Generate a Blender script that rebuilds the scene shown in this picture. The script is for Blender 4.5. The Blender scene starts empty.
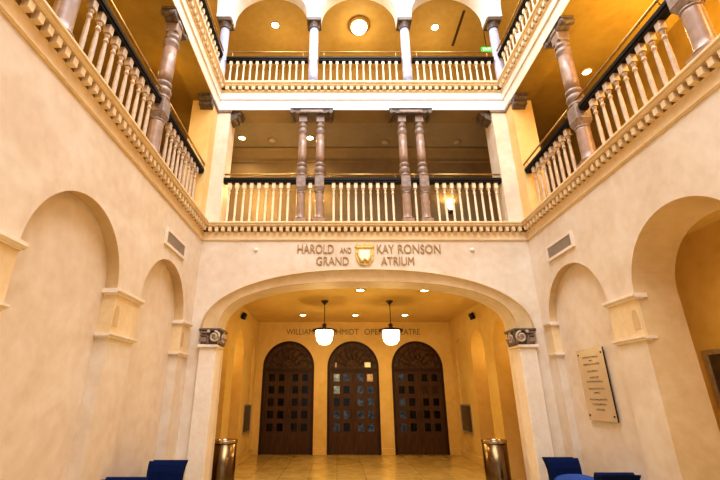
import bpy, math, random
from mathutils import Vector, Matrix
random.seed(7)
PI = math.pi
SC = bpy.context.scene
COL = SC.collection

# ------------------------------------------------------------------ materials
def nt(name):
    m = bpy.data.materials.new(name); m.use_nodes = True
    t = m.node_tree; b = t.nodes['Principled BSDF']
    return m, t, b

def plaster(name, c1, c2, c3, rough=0.55, scale=1.3, bump=0.08):
    m, t, b = nt(name)
    tc = t.nodes.new('ShaderNodeTexCoord')
    n1 = t.nodes.new('ShaderNodeTexNoise'); n1.inputs['Scale'].default_value = scale; n1.inputs['Detail'].default_value = 7; n1.inputs['Roughness'].default_value = 0.62
    n1.inputs['Distortion'].default_value = 0.6
    n2 = t.nodes.new('ShaderNodeTexNoise'); n2.inputs['Scale'].default_value = scale * 5.5; n2.inputs['Detail'].default_value = 6
    r = t.nodes.new('ShaderNodeValToRGB')
    r.color_ramp.elements[0].position = 0.30; r.color_ramp.elements[0].color = (*c1, 1)
    r.color_ramp.elements[1].position = 0.72; r.color_ramp.elements[1].color = (*c3, 1)
    e = r.color_ramp.elements.new(0.5); e.color = (*c2, 1)
    mx = t.nodes.new('ShaderNodeMix'); mx.data_type = 'FLOAT'; mx.inputs[0].default_value = 0.35
    L = t.links
    L.new(tc.outputs['Object'], n1.inputs['Vector']); L.new(tc.outputs['Object'], n2.inputs['Vector'])
    L.new(n1.outputs['Fac'], mx.inputs[2]); L.new(n2.outputs['Fac'], mx.inputs[3])
    L.new(mx.outputs[0], r.inputs['Fac']); L.new(r.outputs['Color'], b.inputs['Base Color'])
    bp = t.nodes.new('ShaderNodeBump'); bp.inputs['Strength'].default_value = bump; bp.inputs['Distance'].default_value = 0.02
    L.new(n2.outputs['Fac'], bp.inputs['Height']); L.new(bp.outputs['Normal'], b.inputs['Normal'])
    b.inputs['Roughness'].default_value = rough
    b.inputs['Specular IOR Level'].default_value = 0.3
    return m

def noisy(name, c1, c2, rough=0.5, metal=0.0, scale=8.0, spec=0.5, coat=0.0, stretch=None):
    m, t, b = nt(name)
    tc = t.nodes.new('ShaderNodeTexCoord'); n = t.nodes.new('ShaderNodeTexNoise')
    n.inputs['Scale'].default_value = scale; n.inputs['Detail'].default_value = 5
    r = t.nodes.new('ShaderNodeValToRGB')
    r.color_ramp.elements[0].position = 0.35; r.color_ramp.elements[0].color = (*c1, 1)
    r.color_ramp.elements[1].position = 0.68; r.color_ramp.elements[1].color = (*c2, 1)
    if stretch:
        mp = t.nodes.new('ShaderNodeMapping'); mp.inputs['Scale'].default_value = stretch
        t.links.new(tc.outputs['Object'], mp.inputs['Vector']); t.links.new(mp.outputs['Vector'], n.inputs['Vector'])
    else:
        t.links.new(tc.outputs['Object'], n.inputs['Vector'])
    t.links.new(n.outputs['Fac'], r.inputs['Fac']); t.links.new(r.outputs['Color'], b.inputs['Base Color'])
    b.inputs['Roughness'].default_value = rough; b.inputs['Metallic'].default_value = metal
    b.inputs['Specular IOR Level'].default_value = spec; b.inputs['Coat Weight'].default_value = coat
    return m

def glow(name, col, strength, base=(.9, .9, .9)):
    m, t, b = nt(name)
    b.inputs['Base Color'].default_value = (*base, 1)
    b.inputs['Emission Color'].default_value = (*col, 1); b.inputs['Emission Strength'].default_value = strength
    return m

def tile_floor(name):
    m, t, b = nt(name); L = t.links
    tc = t.nodes.new('ShaderNodeTexCoord')
    br = t.nodes.new('ShaderNodeTexBrick'); br.offset = 0.0
    br.inputs['Scale'].default_value = 1.0; br.inputs['Brick Width'].default_value = 0.6; br.inputs['Row Height'].default_value = 0.6
    br.inputs['Mortar Size'].default_value = 0.004; br.inputs['Bias'].default_value = 0.0
    br.inputs['Color1'].default_value = (.52, .38, .12, 1); br.inputs['Color2'].default_value = (.60, .45, .17, 1); br.inputs['Mortar'].default_value = (.28, .18, .08, 1)
    n = t.nodes.new('ShaderNodeTexNoise'); n.inputs['Scale'].default_value = 2.2; n.inputs['Detail'].default_value = 8; n.inputs['Distortion'].default_value = 1.5
    r = t.nodes.new('ShaderNodeValToRGB'); r.color_ramp.elements[0].position = .35; r.color_ramp.elements[0].color = (.80, .74, .64, 1); r.color_ramp.elements[1].position = .65; r.color_ramp.elements[1].color = (1, 1, 1, 1)
    mx = t.nodes.new('ShaderNodeMix'); mx.data_type = 'RGBA'; mx.blend_type = 'MULTIPLY'; mx.inputs[0].default_value = .9
    L.new(tc.outputs['Object'], br.inputs['Vector']); L.new(tc.outputs['Object'], n.inputs['Vector'])
    L.new(n.outputs['Fac'], r.inputs['Fac']); L.new(br.outputs['Color'], mx.inputs[6]); L.new(r.outputs['Color'], mx.inputs[7])
    L.new(mx.outputs[2], b.inputs['Base Color'])
    rr = t.nodes.new('ShaderNodeMapRange'); rr.inputs[3].default_value = .10; rr.inputs[4].default_value = .26
    L.new(n.outputs['Fac'], rr.inputs[0]); L.new(rr.outputs[0], b.inputs['Roughness'])
    return m

M = {}
M['wall'] = plaster('peach_plaster', (.66, .51, .375), (.74, .615, .485), (.82, .73, .63))
M['trimp'] = plaster('pale_plaster_trim', (.76, .61, .47), (.82, .70, .57), (.88, .80, .71), scale=3)
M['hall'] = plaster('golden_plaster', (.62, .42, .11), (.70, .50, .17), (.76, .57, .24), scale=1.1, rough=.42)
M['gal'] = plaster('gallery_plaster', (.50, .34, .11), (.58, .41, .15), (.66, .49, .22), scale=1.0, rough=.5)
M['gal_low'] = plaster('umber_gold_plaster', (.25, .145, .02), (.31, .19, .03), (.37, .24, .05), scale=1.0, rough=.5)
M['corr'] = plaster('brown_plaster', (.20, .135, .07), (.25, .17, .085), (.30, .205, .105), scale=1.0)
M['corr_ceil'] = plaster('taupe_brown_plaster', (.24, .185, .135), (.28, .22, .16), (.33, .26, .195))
M['archband'] = plaster('arch_plaster_painted_shade', (.56, .38, .18), (.65, .46, .25), (.74, .56, .34), scale=1.3)  # shade of the arch undersides and reveals is painted into this tone
M['dentil_back'] = plaster('gold_band_painted_shade', (.17, .09, .025), (.22, .12, .035), (.26, .15, .045), scale=3)  # dark tone paints the shade between the dentils
M['cornice'] = plaster('golden_cornice_plaster', (.72, .52, .28), (.79, .60, .36), (.85, .69, .46), scale=3)
M['pier_glow'] = plaster('pier_plaster_painted_glow', (.70, .45, .15), (.76, .52, .21), (.80, .60, .30))  # yellow gallery light on the pier faces is put into the colour
M['white'] = plaster('white_plaster', (.80, .78, .79), (.84, .82, .84), (.88, .87, .89), scale=2)
M['cream'] = noisy('cream_stone', (.76, .61, .43), (.86, .73, .55), .45, scale=14)
M['balu'] = noisy('baluster_stone', (.50, .37, .255), (.64, .49, .36), .42, scale=20)
M['mauve'] = noisy('mauve_marble', (.30, .185, .125), (.40, .26, .185), .28, scale=9)
M['lilac'] = noisy('lilac_marble', (.40, .40, .52), (.50, .50, .64), .35, scale=12)
M['dark_stone'] = noisy('dark_carved_stone', (.08, .052, .036), (.18, .12, .085), .5, scale=18)
M['taupe'] = noisy('taupe_stone', (.23, .155, .12), (.35, .25, .195), .42, scale=18)
M['black'] = noisy('black_painted_metal', (.008, .006, .005), (.02, .014, .010), .45, spec=.15, scale=30)
M['brass'] = noisy('polished_brass', (.50, .31, .10), (.62, .42, .16), .38, metal=.8, scale=6)
M['bronze'] = noisy('dark_bronze', (.05, .028, .012), (.10, .055, .022), .4, metal=.7, scale=12)
M['wood'] = noisy('dark_walnut', (.020, .008, .003), (.055, .022, .008), .42, spec=.18, scale=5, stretch=(9, 9, .7))
M['leaf_wood'] = noisy('warm_walnut_leaf', (.045, .019, .006), (.10, .045, .015), .45, spec=.18, scale=5, stretch=(9, 9, .7))
M['wood_mid'] = noisy('carved_walnut', (.045, .021, .008), (.12, .06, .024), .5, spec=.15, scale=14)
M['pane_dark'] = noisy('dark_pane_glass', (.002, .002, .003), (.006, .006, .008), .08, scale=3, spec=.2)
M['pane_blue'] = noisy('blue_pane_reflection', (.010, .018, .05), (.09, .15, .32), .08, scale=9, spec=.25)  # bluish reflections are painted into the pane colours, here and below
M['pane_sky'] = noisy('pale_pane_reflection', (.16, .26, .44), (.55, .70, .90), .08, scale=9, spec=.4)
M['pane_warm'] = noisy('warm_pane_painted_light', (.45, .30, .12), (.75, .58, .30), .15, scale=9)  # warm light held in the pane colour, no emission
M['lens'] = glow('downlight_lens', (1, .88, .62), 26)
M['lamp'] = glow('opal_lamp_glass', (1, .86, .60), 9, (.95, .9, .8))
M['globe'] = glow('ceiling_globe_glass', (1, .88, .62), 8, (.95, .9, .8))
M['sconce'] = glow('sconce_glass', (1, .78, .40), 3)
M['ring'] = noisy('downlight_ring', (.62, .46, .24), (.70, .54, .30), .4, scale=20)
M['greyround'] = noisy('grey_detector_plastic', (.26, .18, .12), (.33, .24, .16), .5, scale=20)
M['letter'] = noisy('brown_letter_bronze', (.38, .21, .07), (.52, .31, .12), .4, metal=.2, scale=30)
M['letter_dk'] = noisy('dark_letter_bronze', (.16, .10, .03), (.26, .16, .05), .4, scale=30)
M['gold'] = noisy('gilded_relief', (.72, .46, .12), (.90, .66, .26), .32, metal=.35, scale=24)
M['ivory'] = noisy('ivory_enamel', (.86, .80, .70), (.95, .90, .82), .3, scale=24)
M['navy'] = noisy('navy_velvet', (.003, .008, .042), (.006, .015, .07), .9, spec=.08, scale=40)
M['blue'] = noisy('blue_velvet', (.025, .06, .24), (.045, .095, .33), .85, spec=.1, scale=40)
M['steel'] = noisy('brushed_bronze_steel', (.13, .08, .035), (.24, .155, .075), .25, metal=1.0, scale=3, stretch=(40, 40, .6))
M['chrome'] = noisy('polished_chrome', (.40, .31, .20), (.52, .42, .28), .25, metal=1.0, scale=10)
M['glass_plate'] = noisy('frosted_glass_plate', (.66, .47, .27), (.74, .55, .33), .3, spec=.3, scale=3)
_pm = M['glass_plate'].node_tree.nodes['Principled BSDF']; _pm.inputs['Alpha'].default_value = .8
M['ink'] = noisy('dark_ink', (.05, .03, .015), (.09, .05, .03), .6, scale=40)
M['grille'] = noisy('grey_grille', (.40, .32, .25), (.50, .41, .33), .5, scale=30)
M['vent_back'] = noisy('vent_shadow_grey', (.20, .15, .11), (.26, .20, .15), .6, scale=20)
M['slot'] = noisy('dark_slot', (.04, .022, .008), (.07, .04, .015), .6, scale=20)
M['board'] = noisy('dark_notice_board', (.05, .03, .02), (.10, .065, .04), .35, scale=8)
M['silver'] = noisy('silver_frame', (.40, .34, .28), (.55, .47, .38), .35, metal=.5, scale=20)
M['exit'] = glow('exit_green', (.02, .55, .06), 1.6, (.02, .3, .04))
M['exit_text'] = glow('exit_white', (.75, 1, .65), 1.6)
M['floor'] = tile_floor('polished_travertine')
M['sensor'] = noisy('white_sensor_plastic', (.78, .70, .58), (.86, .78, .66), .4, scale=20)

# ------------------------------------------------------------------ mesh helpers
class MB:
    def __init__(s): s.v = []; s.f = []; s.sm = []
    def add(s, vs, fs, smooth=False):
        o = len(s.v); s.v += [tuple(v) for v in vs]
        s.f += [tuple(i + o for i in f) for f in fs]; s.sm += [smooth] * len(fs)
    def quad(s, a, b, c, d): s.add([a, b, c, d], [(0, 1, 2, 3)])
    def box(s, x0, x1, y0, y1, z0, z1, taper=0.0):
        t = taper
        s.add([(x0 + t, y0 + t, z0), (x1 - t, y0 + t, z0), (x1 - t, y1 - t, z0), (x0 + t, y1 - t, z0), (x0, y0, z1), (x1, y0, z1), (x1, y1, z1), (x0, y1, z1)],
              [(3, 2, 1, 0), (4, 5, 6, 7), (0, 1, 5, 4), (1, 2, 6, 5), (2, 3, 7, 6), (3, 0, 4, 7)])
        return s
    def bbox(s, x0, x1, y0, y1, z0, z1, b=.01):
        # box with chamfered edges
        xs, ys, zs = (x0, x1), (y0, y1), (z0, z1)
        idx = {}; vs = []
        for i in (0, 1):
            for j in (0, 1):
                for k in (0, 1):
                    for ax in range(3):
                        p = [xs[i] + (b if i == 0 else -b), ys[j] + (b if j == 0 else -b), zs[k] + (b if k == 0 else -b)]
                        p[ax] = (xs, ys, zs)[ax][(i, j, k)[ax]]
                        idx[i, j, k, ax] = len(vs); vs.append(tuple(p))
        fs = []
        for ax in range(3):
            o = [a for a in range(3) if a != ax]
            for sd in (0, 1):
                q = []
                for a, bb in ((0, 0), (1, 0), (1, 1), (0, 1)):
                    t = [0, 0, 0]; t[ax] = sd; t[o[0]] = a; t[o[1]] = bb; q.append(idx[t[0], t[1], t[2], ax])
                fs.append(tuple(q))
            for a in (0, 1):
                for bb in (0, 1):
                    t0 = [0, 0, 0]; t1 = [0, 0, 0]
                    t0[o[0]] = t1[o[0]] = a; t0[o[1]] = t1[o[1]] = bb; t1[ax] = 1
                    fs.append((idx[(*t0, o[0])], idx[(*t1, o[0])], idx[(*t1, o[1])], idx[(*t0, o[1])]))
        for i in (0, 1):
            for j in (0, 1):
                for k in (0, 1): fs.append((idx[i, j, k, 0], idx[i, j, k, 1], idx[i, j, k, 2]))
        s.add(vs, fs); return s
    def lathe(s, prof, n=20, cx=0, cy=0, cap=True, smooth=True, ax='z'):
        vs = []; fs = []
        for r, z in prof:
            for k in range(n):
                a = 2 * PI * k / n
                p = (r * math.cos(a), r * math.sin(a), z)
                if ax == 'y': p = (p[0], p[2], p[1])
                elif ax == 'x': p = (p[2], p[0], p[1])
                vs.append((cx + p[0], cy + p[1], p[2]))
        for i in range(len(prof) - 1):
            for k in range(n):
                k2 = (k + 1) % n
                fs.append((i * n + k, i * n + k2, (i + 1) * n + k2, (i + 1) * n + k))
        s.add(vs, fs, smooth)
        if cap:
            o = len(s.v) - len(vs)
            s.f.append(tuple(o + k for k in reversed(range(n)))); s.sm.append(False)
            s.f.append(tuple(o + (len(prof) - 1) * n + k for k in range(n))); s.sm.append(False)
        return s
    def prism(s, poly, F, d0, d1):
        # closed polygon of (a, b), placed with F(a, b, d)
        n = len(poly)
        vs = [F(a, b, d0) for a, b in poly] + [F(a, b, d1) for a, b in poly]
        fs = [tuple(reversed(range(n))), tuple(range(n, 2 * n))] + [(i, (i + 1) % n, (i + 1) % n + n, i + n) for i in range(n)]
        s.add(vs, fs); return s
    def tube(s, pts, r, n=10, r2=None):
        pts = [Vector(p) for p in pts]; m = len(pts); vs = []
        up = Vector((0.123, .35, .93)).normalized()
        for i, p in enumerate(pts):
            d = (pts[min(i + 1, m - 1)] - pts[max(i - 1, 0)]).normalized()
            a = d.cross(up)
            if a.length < 1e-4: a = d.cross(Vector((1, 0, 0)))
            a.normalize(); b = d.cross(a)
            rr = r if r2 is None else r + (r2 - r) * i / (m - 1)
            for k in range(n):
                t = 2 * PI * k / n; vs.append(p + a * rr * math.cos(t) + b * rr * math.sin(t))
        fs = [(i * n + k, i * n + (k + 1) % n, (i + 1) * n + (k + 1) % n, (i + 1) * n + k) for i in range(m - 1) for k in range(n)]
        o = len(s.v); s.add(vs, fs, True)
        s.f.append(tuple(o + k for k in reversed(range(n)))); s.sm.append(False)
        s.f.append(tuple(o + (m - 1) * n + k for k in range(n))); s.sm.append(False)
        return s
    def mesh(s, name, mat):
        me = bpy.data.meshes.new(name); me.from_pydata(s.v, [], s.f)
        me.polygons.foreach_set('use_smooth', s.sm)
        me.materials.append(M[mat]); me.validate(); me.update()
        import bmesh
        bm = bmesh.new(); bm.from_mesh(me); bmesh.ops.recalc_face_normals(bm, faces=bm.faces); bm.to_mesh(me); bm.free()
        return me
    def build(s, name, mat, parent=None, loc=(0, 0, 0), rotz=0):
        return link(name, s.mesh(name, mat), parent, loc, rotz)

def link(name, data, parent=None, loc=(0, 0, 0), rotz=0):
    o = bpy.data.objects.new(name, data); COL.objects.link(o)
    o.location = loc; o.rotation_euler = (0, 0, rotz)
    if parent is not None: o.parent = parent
    return o
def tag(o, label, cat, group=None, kind=None):
    o['label'] = label; o['category'] = cat
    if group: o['group'] = group
    if kind: o['kind'] = kind
    return o
def thing(name, label, cat, loc=(0, 0, 0), rotz=0, group=None):
    return tag(link(name, None, None, loc, rotz), label, cat, group)
def struct(name, mb, mat, label=None):
    o = mb.build(name, mat); o['kind'] = 'structure'
    if label: o['label'] = label
    return o
def copy_tree(o, parent=None):
    c = o.copy(); COL.objects.link(c); c.parent = parent
    for ch in list(o.children): copy_tree(ch, c)
    return c
def dup(o, loc, rotz=None, label=None, group=None):
    c = copy_tree(o); c.location = loc
    if rotz is not None: c.rotation_euler = (0, 0, rotz)
    if label: c['label'] = label
    if group: c['group'] = group
    return c
def text_mesh(name, s, x0, x1, z0, z1, depth, mat, parent, y=0.0):
    cu = bpy.data.curves.new('writing', 'FONT'); cu.body = s; cu.extrude = .02
    t = bpy.data.objects.new('writing', cu); COL.objects.link(t)
    dg = bpy.context.evaluated_depsgraph_get(); dg.update()
    me = bpy.data.meshes.new_from_object(t.evaluated_get(dg)); bpy.data.objects.remove(t)
    xs = [v.co.x for v in me.vertices]; ys = [v.co.y for v in me.vertices]
    ax, bx, ay, by = min(xs), max(xs), min(ys), max(ys)
    for v in me.vertices:
        c = v.co.copy()
        v.co = (x0 + (c.x - ax) / (bx - ax) * (x1 - x0), y - depth * (1 if c.z > 0 else 0), z0 + (c.y - ay) / (by - ay) * (z1 - z0))
    me.materials.clear(); me.materials.append(M[mat]); me.name = name
    return link(name, me, parent)

# ------------------------------------------------------------------ the place: dimensions (metres)
XL, XR, D = -2.63, 3.72, 7.5          # atrium side walls and end wall
XC = .545
YB = -5.0                              # rear of the atrium, behind the camera
Z2, Z3 = 4.77, 8.22                    # gallery floors
DW = 13.1                              # wall with the theatre doors
HL, HR, HZ = -2.46, 3.54, 3.76         # entrance hall
NR, NS = .81, 2.77                     # niche radius and springing

def arc(c, r, zs, zb, n=40):
    return [(c - r, zb)] + [(c - r * math.cos(PI * k / n), zs + r * math.sin(PI * k / n)) for k in range(n + 1)] + [(c + r, zb)]
def superarc(c, a, zs, rise, zb, p, n=64):
    out = [(c - a, zb)]
    for k in range(n + 1):
        t = PI - PI * k / n; ct, st = math.cos(t), math.sin(t)
        out.append((c + a * math.copysign(abs(ct) ** (2 / p), ct), zs + rise * st ** (2 / p)))
    return out + [(c + a, zb)]
def sheet(mb, F, u0, u1, z0, z1, ops, rv=None):
    rv = rv or mb
    """wall face with openings; each op: pts (outline, u ascending), depth, back(bool), inner (outline at depth)"""
    ops = sorted(ops, key=lambda o: o['pts'][0][0]); u = u0
    for o in ops:
        p = o['pts']; zb = p[0][1]
        if p[0][0] > u: mb.quad(F(u, z0, 0), F(p[0][0], z0, 0), F(p[0][0], z1, 0), F(u, z1, 0))
        if zb > z0 + 1e-6: mb.quad(F(p[0][0], z0, 0), F(p[-1][0], z0, 0), F(p[-1][0], zb, 0), F(p[0][0], zb, 0))
        for a, b in zip(p, p[1:]):
            if b[0] - a[0] > 1e-6: mb.quad(F(a[0], a[1], 0), F(b[0], b[1], 0), F(b[0], z1, 0), F(a[0], z1, 0))
        q = o.get('inner', p); d = o['depth']
        if d:
            for i in range(len(p) - 1): (rv if o.get('all') or min(p[i][1], p[i + 1][1]) >= NS - 1e-6 else mb).quad(F(*p[i], 0), F(*p[i + 1], 0), F(*q[i + 1], d), F(*q[i], d))
            if zb > z0 + 1e-6: mb.quad(F(*p[0], 0), F(*p[-1], 0), F(*q[-1], d), F(*q[0], d))
            if o.get('back'):
                for a, b in zip(q, q[1:]):
                    if b[0] - a[0] > 1e-6: mb.quad(F(a[0], zb, d), F(b[0], zb, d), F(b[0], b[1], d), F(a[0], a[1], d))
        u = p[-1][0]
    if u < u1: mb.quad(F(u, z0, 0), F(u1, z0, 0), F(u1, z1, 0), F(u, z1, 0))
FL = lambda y, z, d: (XL - d, y, z)
FR = lambda y, z, d: (XR + d, y, z)
FB = lambda x, z, d: (x, D + d, z)

# ---- floors
f = MB(); f.box(XL - 3.2, XR + 3.4, YB - .2, DW + .3, -.1, 0); struct('floor', f, 'floor', 'polished travertine floor')

# ---- ground storey side walls with arched niches
LN = [6.22, 4.0, 1.78, -.44, -2.66]
RN = [(6.40, True), (4.2, False), (2.0, False), (-.2, True), (-2.4, True)]
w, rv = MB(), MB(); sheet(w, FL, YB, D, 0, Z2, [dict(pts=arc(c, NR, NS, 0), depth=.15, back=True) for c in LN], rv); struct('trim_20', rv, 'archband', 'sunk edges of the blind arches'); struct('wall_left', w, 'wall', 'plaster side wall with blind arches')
w = MB(); ops = []
for c, blind in RN:
    if blind: ops.append(dict(pts=arc(c, NR, NS, 0), depth=.12, back=True))
    else: ops.append(dict(pts=arc(c, NR + .04, NS, 0), inner=arc(c, NR - .08, NS, 0), depth=.45, all=True))
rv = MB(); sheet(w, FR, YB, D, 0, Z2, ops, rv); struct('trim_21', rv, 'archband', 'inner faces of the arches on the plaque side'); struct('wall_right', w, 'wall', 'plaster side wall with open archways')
# corridor beyond the open archways
w = MB(); w.quad((5.6, 0.4, 0), (5.6, 7.4, 0), (5.6, 7.4, 4.0), (5.6, .4, 4.0)); w.quad((XR + .45, 7.4, 0), (5.6, 7.4, 0), (5.6, 7.4, 4), (XR + .45, 7.4, 4))
w.quad((XR + .45, .4, 0), (5.6, .4, 0), (5.6, .4, 4), (XR + .45, .4, 4))
FR2 = lambda y, z, d: (XR + .45 + d, y, z)
sheet(w, FR2, .4, 7.4, 0, 4.0, [dict(pts=arc(c, NR - .08, NS, 0), depth=0) for c in (2.0, 4.2)])
struct('wall_side_corridor', w, 'hall', 'golden plaster walls of the side corridor')
w = MB(); w.box(XR + .45, 5.6, .4, 7.4, 4.0, 4.1); struct('ceiling_side_corridor', w, 'hall')

# ---- end wall with the wide arch
AI = superarc(XC, 2.69, 2.70, .89, 0, 2.6)
w = MB(); sheet(w, FB, XL, XR, 0, Z2, [dict(pts=AI, depth=.5)])
struct('wall_back', w, 'wall', 'end wall above the wide flattened arch')

# arch moulding ring (stepped band)
a_in = superarc(XC, 2.69, 2.70, .89, 2.70, 2.6)[1:-1]; a_out = superarc(XC, 3.0, 2.70, 1.14, 2.70, 2.2)[1:-1]
w = MB()
def ring(t0, t1, y0, y1):
    A = [((1 - t0) * p[0] + t0 * q[0], (1 - t0) * p[1] + t0 * q[1]) for p, q in zip(a_in, a_out)]
    B = [((1 - t1) * p[0] + t1 * q[0], (1 - t1) * p[1] + t1 * q[1]) for p, q in zip(a_in, a_out)]
    for i in range(len(A) - 1):
        w.quad((A[i][0], y0, A[i][1]), (A[i + 1][0], y0, A[i + 1][1]), (B[i + 1][0], y1, B[i + 1][1]), (B[i][0], y1, B[i][1]))
    for P, y in ((A, y0), (B, y1)):
        for i in range(len(P) - 1): w.quad((P[i][0], y, P[i][1]), (P[i + 1][0], y, P[i + 1][1]), (P[i + 1][0], D + .01, P[i + 1][1]), (P[i][0], D + .01, P[i][1]))
ring(0, .12, D - .02, D - .022)
for k in range(6):
    t0, t1 = .12 + .74 * k / 6, .12 + .74 * (k + 1) / 6
    q = lambda t: D - .012 - .06 * ((t - .12) / .74) ** 2
    ring(t0, t1, q(t0), q(t1))
ring(.86, .90, D - .03, D - .03); ring(.90, 1.0, D - .06, D - .05)
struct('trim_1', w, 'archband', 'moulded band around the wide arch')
# pilasters of the wide arch with plinths
w = MB()
for x0, x1 in ((XC - 2.98, XC - 2.675), (XC + 2.675, XC + 2.98)):
    w.bbox(x0, x1, D - .05, D + .3, .16, 2.40, .015); w.bbox(x0 - .03, x1 + .03, D - .09, D + .32, 0, .16, .02); w.bbox(x0 - .03, x1 + .03, D - .09, D + .34, 2.38, 2.435, .012)
struct('trim_2', w, 'trimp', 'pale pilasters of the wide arch')

# ---- imposts, one on every pier between the arches of the side walls
def impost(F, y0, y1, dpth, jamb_lo, jamb_hi, name, label):
    w = MB()
    G = lambda a, b, d: F(d, b, a)                     # poly in (out, z), swept along y
    def band(z0, z1, pr, chamf=0.0):
        poly = [(dpth, z0), (-pr + chamf, z0), (-pr, z0 + chamf), (-pr, z1), (dpth, z1)] if chamf else [(dpth, z0), (-pr, z0), (-pr, z1), (dpth, z1)]
        w.prism(poly, G, y0 - (pr if jamb_lo else 0), y1 + (pr if jamb_hi else 0))
    band(2.735, 2.79, .05, .022); band(2.715, 2.735, .022);  band(2.235, 2.27, .04, .016); band(2.215, 2.235, .018)
    # small round-headed scoop in the frieze, its shade put into the plate colour, close to the corner that faces the camera
    n = 12; yc = y0 + .075; r = .058
    outer = [(yc + r, 2.36)] + [(yc + r * math.cos(PI * k / n), 2.50 + r * 1.7 * math.sin(PI * k / n)) for k in range(n + 1)] + [(yc - r, 2.36)]
    sc = MB()
    sc.prism(outer, lambda a, b, d: F(a, b, d), -.0105, -.0075)
    sc.prism([(yc + (a - yc) * .72 + .008, 2.36 + (b - 2.36) * .86) for a, b in outer], lambda a, b, d: F(a, b, d), -.013, -.0105)
    o = w.build(name, 'trimp'); o['kind'] = 'structure'; o['label'] = label
    w = MB(); band(2.27, 2.715, .008); w.build('frieze', 'cornice', o)
    if jamb_hi or y1 - y0 > .3: sc.build('scoop_painted_shade', 'archband', o)
n = 10
piersL = [(7.03, 7.42), (4.81, 5.41), (2.59, 3.19), (.37, .97), (-1.85, -1.25)]
for i, (a, b) in enumerate(piersL): impost(lambda y, z, d: FL(y, z, d), a, b, .15, True, i > 0, 'trim_%d' % n, 'plaster impost on a pier of the side wall'); n += 1
for i, (a, b) in enumerate([(7.21, 7.42), (5.05, 5.59), (2.85, 3.35), (.61, 1.15), (-1.59, -1.01)]): impost(lambda y, z, d: FR(y, z, d), a, b, .12, True, i > 0, 'trim_%d' % n, 'plaster impost on a pier of the side wall'); n += 1

# ---- cornices (mitred around the well) with their dentils
def u_run(w, prof, w_end=None):
    P = [(p, z) for p, z in prof]; k = len(P)
    ring0 = [(XL + p, YB, z) for p, z in P]; r1 = [(XL + p, D - p, z) for p, z in P]; r2 = [(XR - p, D - p, z) for p, z in P]; r3 = [(XR - p, YB, z) for p, z in P]
    for t, A, B in ((w, ring0, r1), (w_end or w, r1, r2), (w, r2, r3)):
        for i in range(k - 1): t.quad(A[i], A[i + 1], B[i + 1], B[i])
def dentils(w, z0, z1, p0, p1, pitch, wd, y_from):
    N = int((XR - XL - 2 * p1) / pitch)
    s = (XR - XL - 2 * p1) / N
    for i in range(N):
        c = XL + p1 + (i + .5) * s; w.box(c - wd / 2, c + wd / 2, D - p1, D - p0 + .002, z0, z1)
    N = int((D - y_from) / pitch)
    for i in range(N):
        c = D - p1 - (i + .5) * pitch
        w.box(XL + p0 - .002, XL + p1, c - wd / 2, c + wd / 2, z0, z1); w.box(XR - p1, XR - p0 + .002, c - wd / 2, c + wd / 2, z0, z1)
w = MB(); u_run(w, [(.0235, 4.588), (.0235, 4.674)]); u_run(w, [(.0315, 8.003), (.0315, 8.088)]); struct('trim_8', w, 'dentil_back', 'golden bands behind the dentils, darkened with painted shade')
w = MB()
u_run(w, [(-.01, 4.405), (.012, 4.405), (.03, 4.425), (.03, 4.44), (.014, 4.45), (.014, 4.58), (.022, 4.585), (.022, 4.675), (.10, 4.685), (.115, 4.705), (.115, 4.725), (.135, 4.74), (.135, 4.765), (.125, 4.775), (-.35, 4.775)])
dentils(w, 4.588, 4.675, .02, .092, .124, .066, 0.6)
struct('trim_3', w, 'cornice', 'dentilled cornice under the first gallery')

# ---- first gallery: floor, piers, outer walls, ceiling
GX0, GX1, GY = -4.75, 5.85, 9.3
w = MB()
w.box(GX0, XL, YB, D, Z2 - .25, Z2); w.box(XR, GX1, YB, D, Z2 - .25, Z2); w.box(GX0, GX1, D, GY, Z2 - .25, Z2)
struct('floor_first_gallery', w, 'gal')
PX0, PX1 = XL - .45, XR + .43          # corner piers
w = MB()
for x0, x1 in ((PX0, -2.35), (3.41, PX1)): w.box(x0, x1, D, 7.95, Z2, 7.5)
v = MB(); v.box(PX0, XL, 7.18, D, Z2, 7.5); v.box(XR, PX1, 7.18, D, Z2, 7.5); struct('wall_pier_returns', v, 'pier_glow', 'returns of the corner piers with golden gallery light painted in')
struct('wall_corner_piers', w, 'wall', 'corner piers of the first gallery')
w = MB()
w.quad((GX0, YB, Z2), (GX0, GY, Z2), (GX0, GY, 7.62), (GX0, YB, 7.62)); w.quad((GX1, YB, Z2), (GX1, GY, Z2), (GX1, GY, 7.62), (GX1, YB, 7.62))
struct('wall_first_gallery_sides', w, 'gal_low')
w = MB(); w.quad((GX0, GY, Z2), (GX1, GY, Z2), (GX1, GY, 7.62), (GX0, GY, 7.62))
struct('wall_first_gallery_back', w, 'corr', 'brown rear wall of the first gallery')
w = MB(); w.prism([(0, 7.26), (0, 7.62), (-.22, 7.62), (-.22, 7.56), (-.16, 7.52), (-.05, 7.36), (-.05, 7.26)], lambda a, b, d: (d, GY + a, b), GX0, GX1)
struct('trim_4', w, 'corr', 'crown moulding of the first gallery')
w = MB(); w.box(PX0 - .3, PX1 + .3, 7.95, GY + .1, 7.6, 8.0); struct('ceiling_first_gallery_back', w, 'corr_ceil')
w = MB(); w.box(GX0 - .1, PX0 - .0, YB, GY + .1, 7.61, 8.01); w.box(PX1, GX1 + .1, YB, GY + .1, 7.61, 8.01); struct('ceiling_first_gallery_sides', w, 'gal_low')
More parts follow.
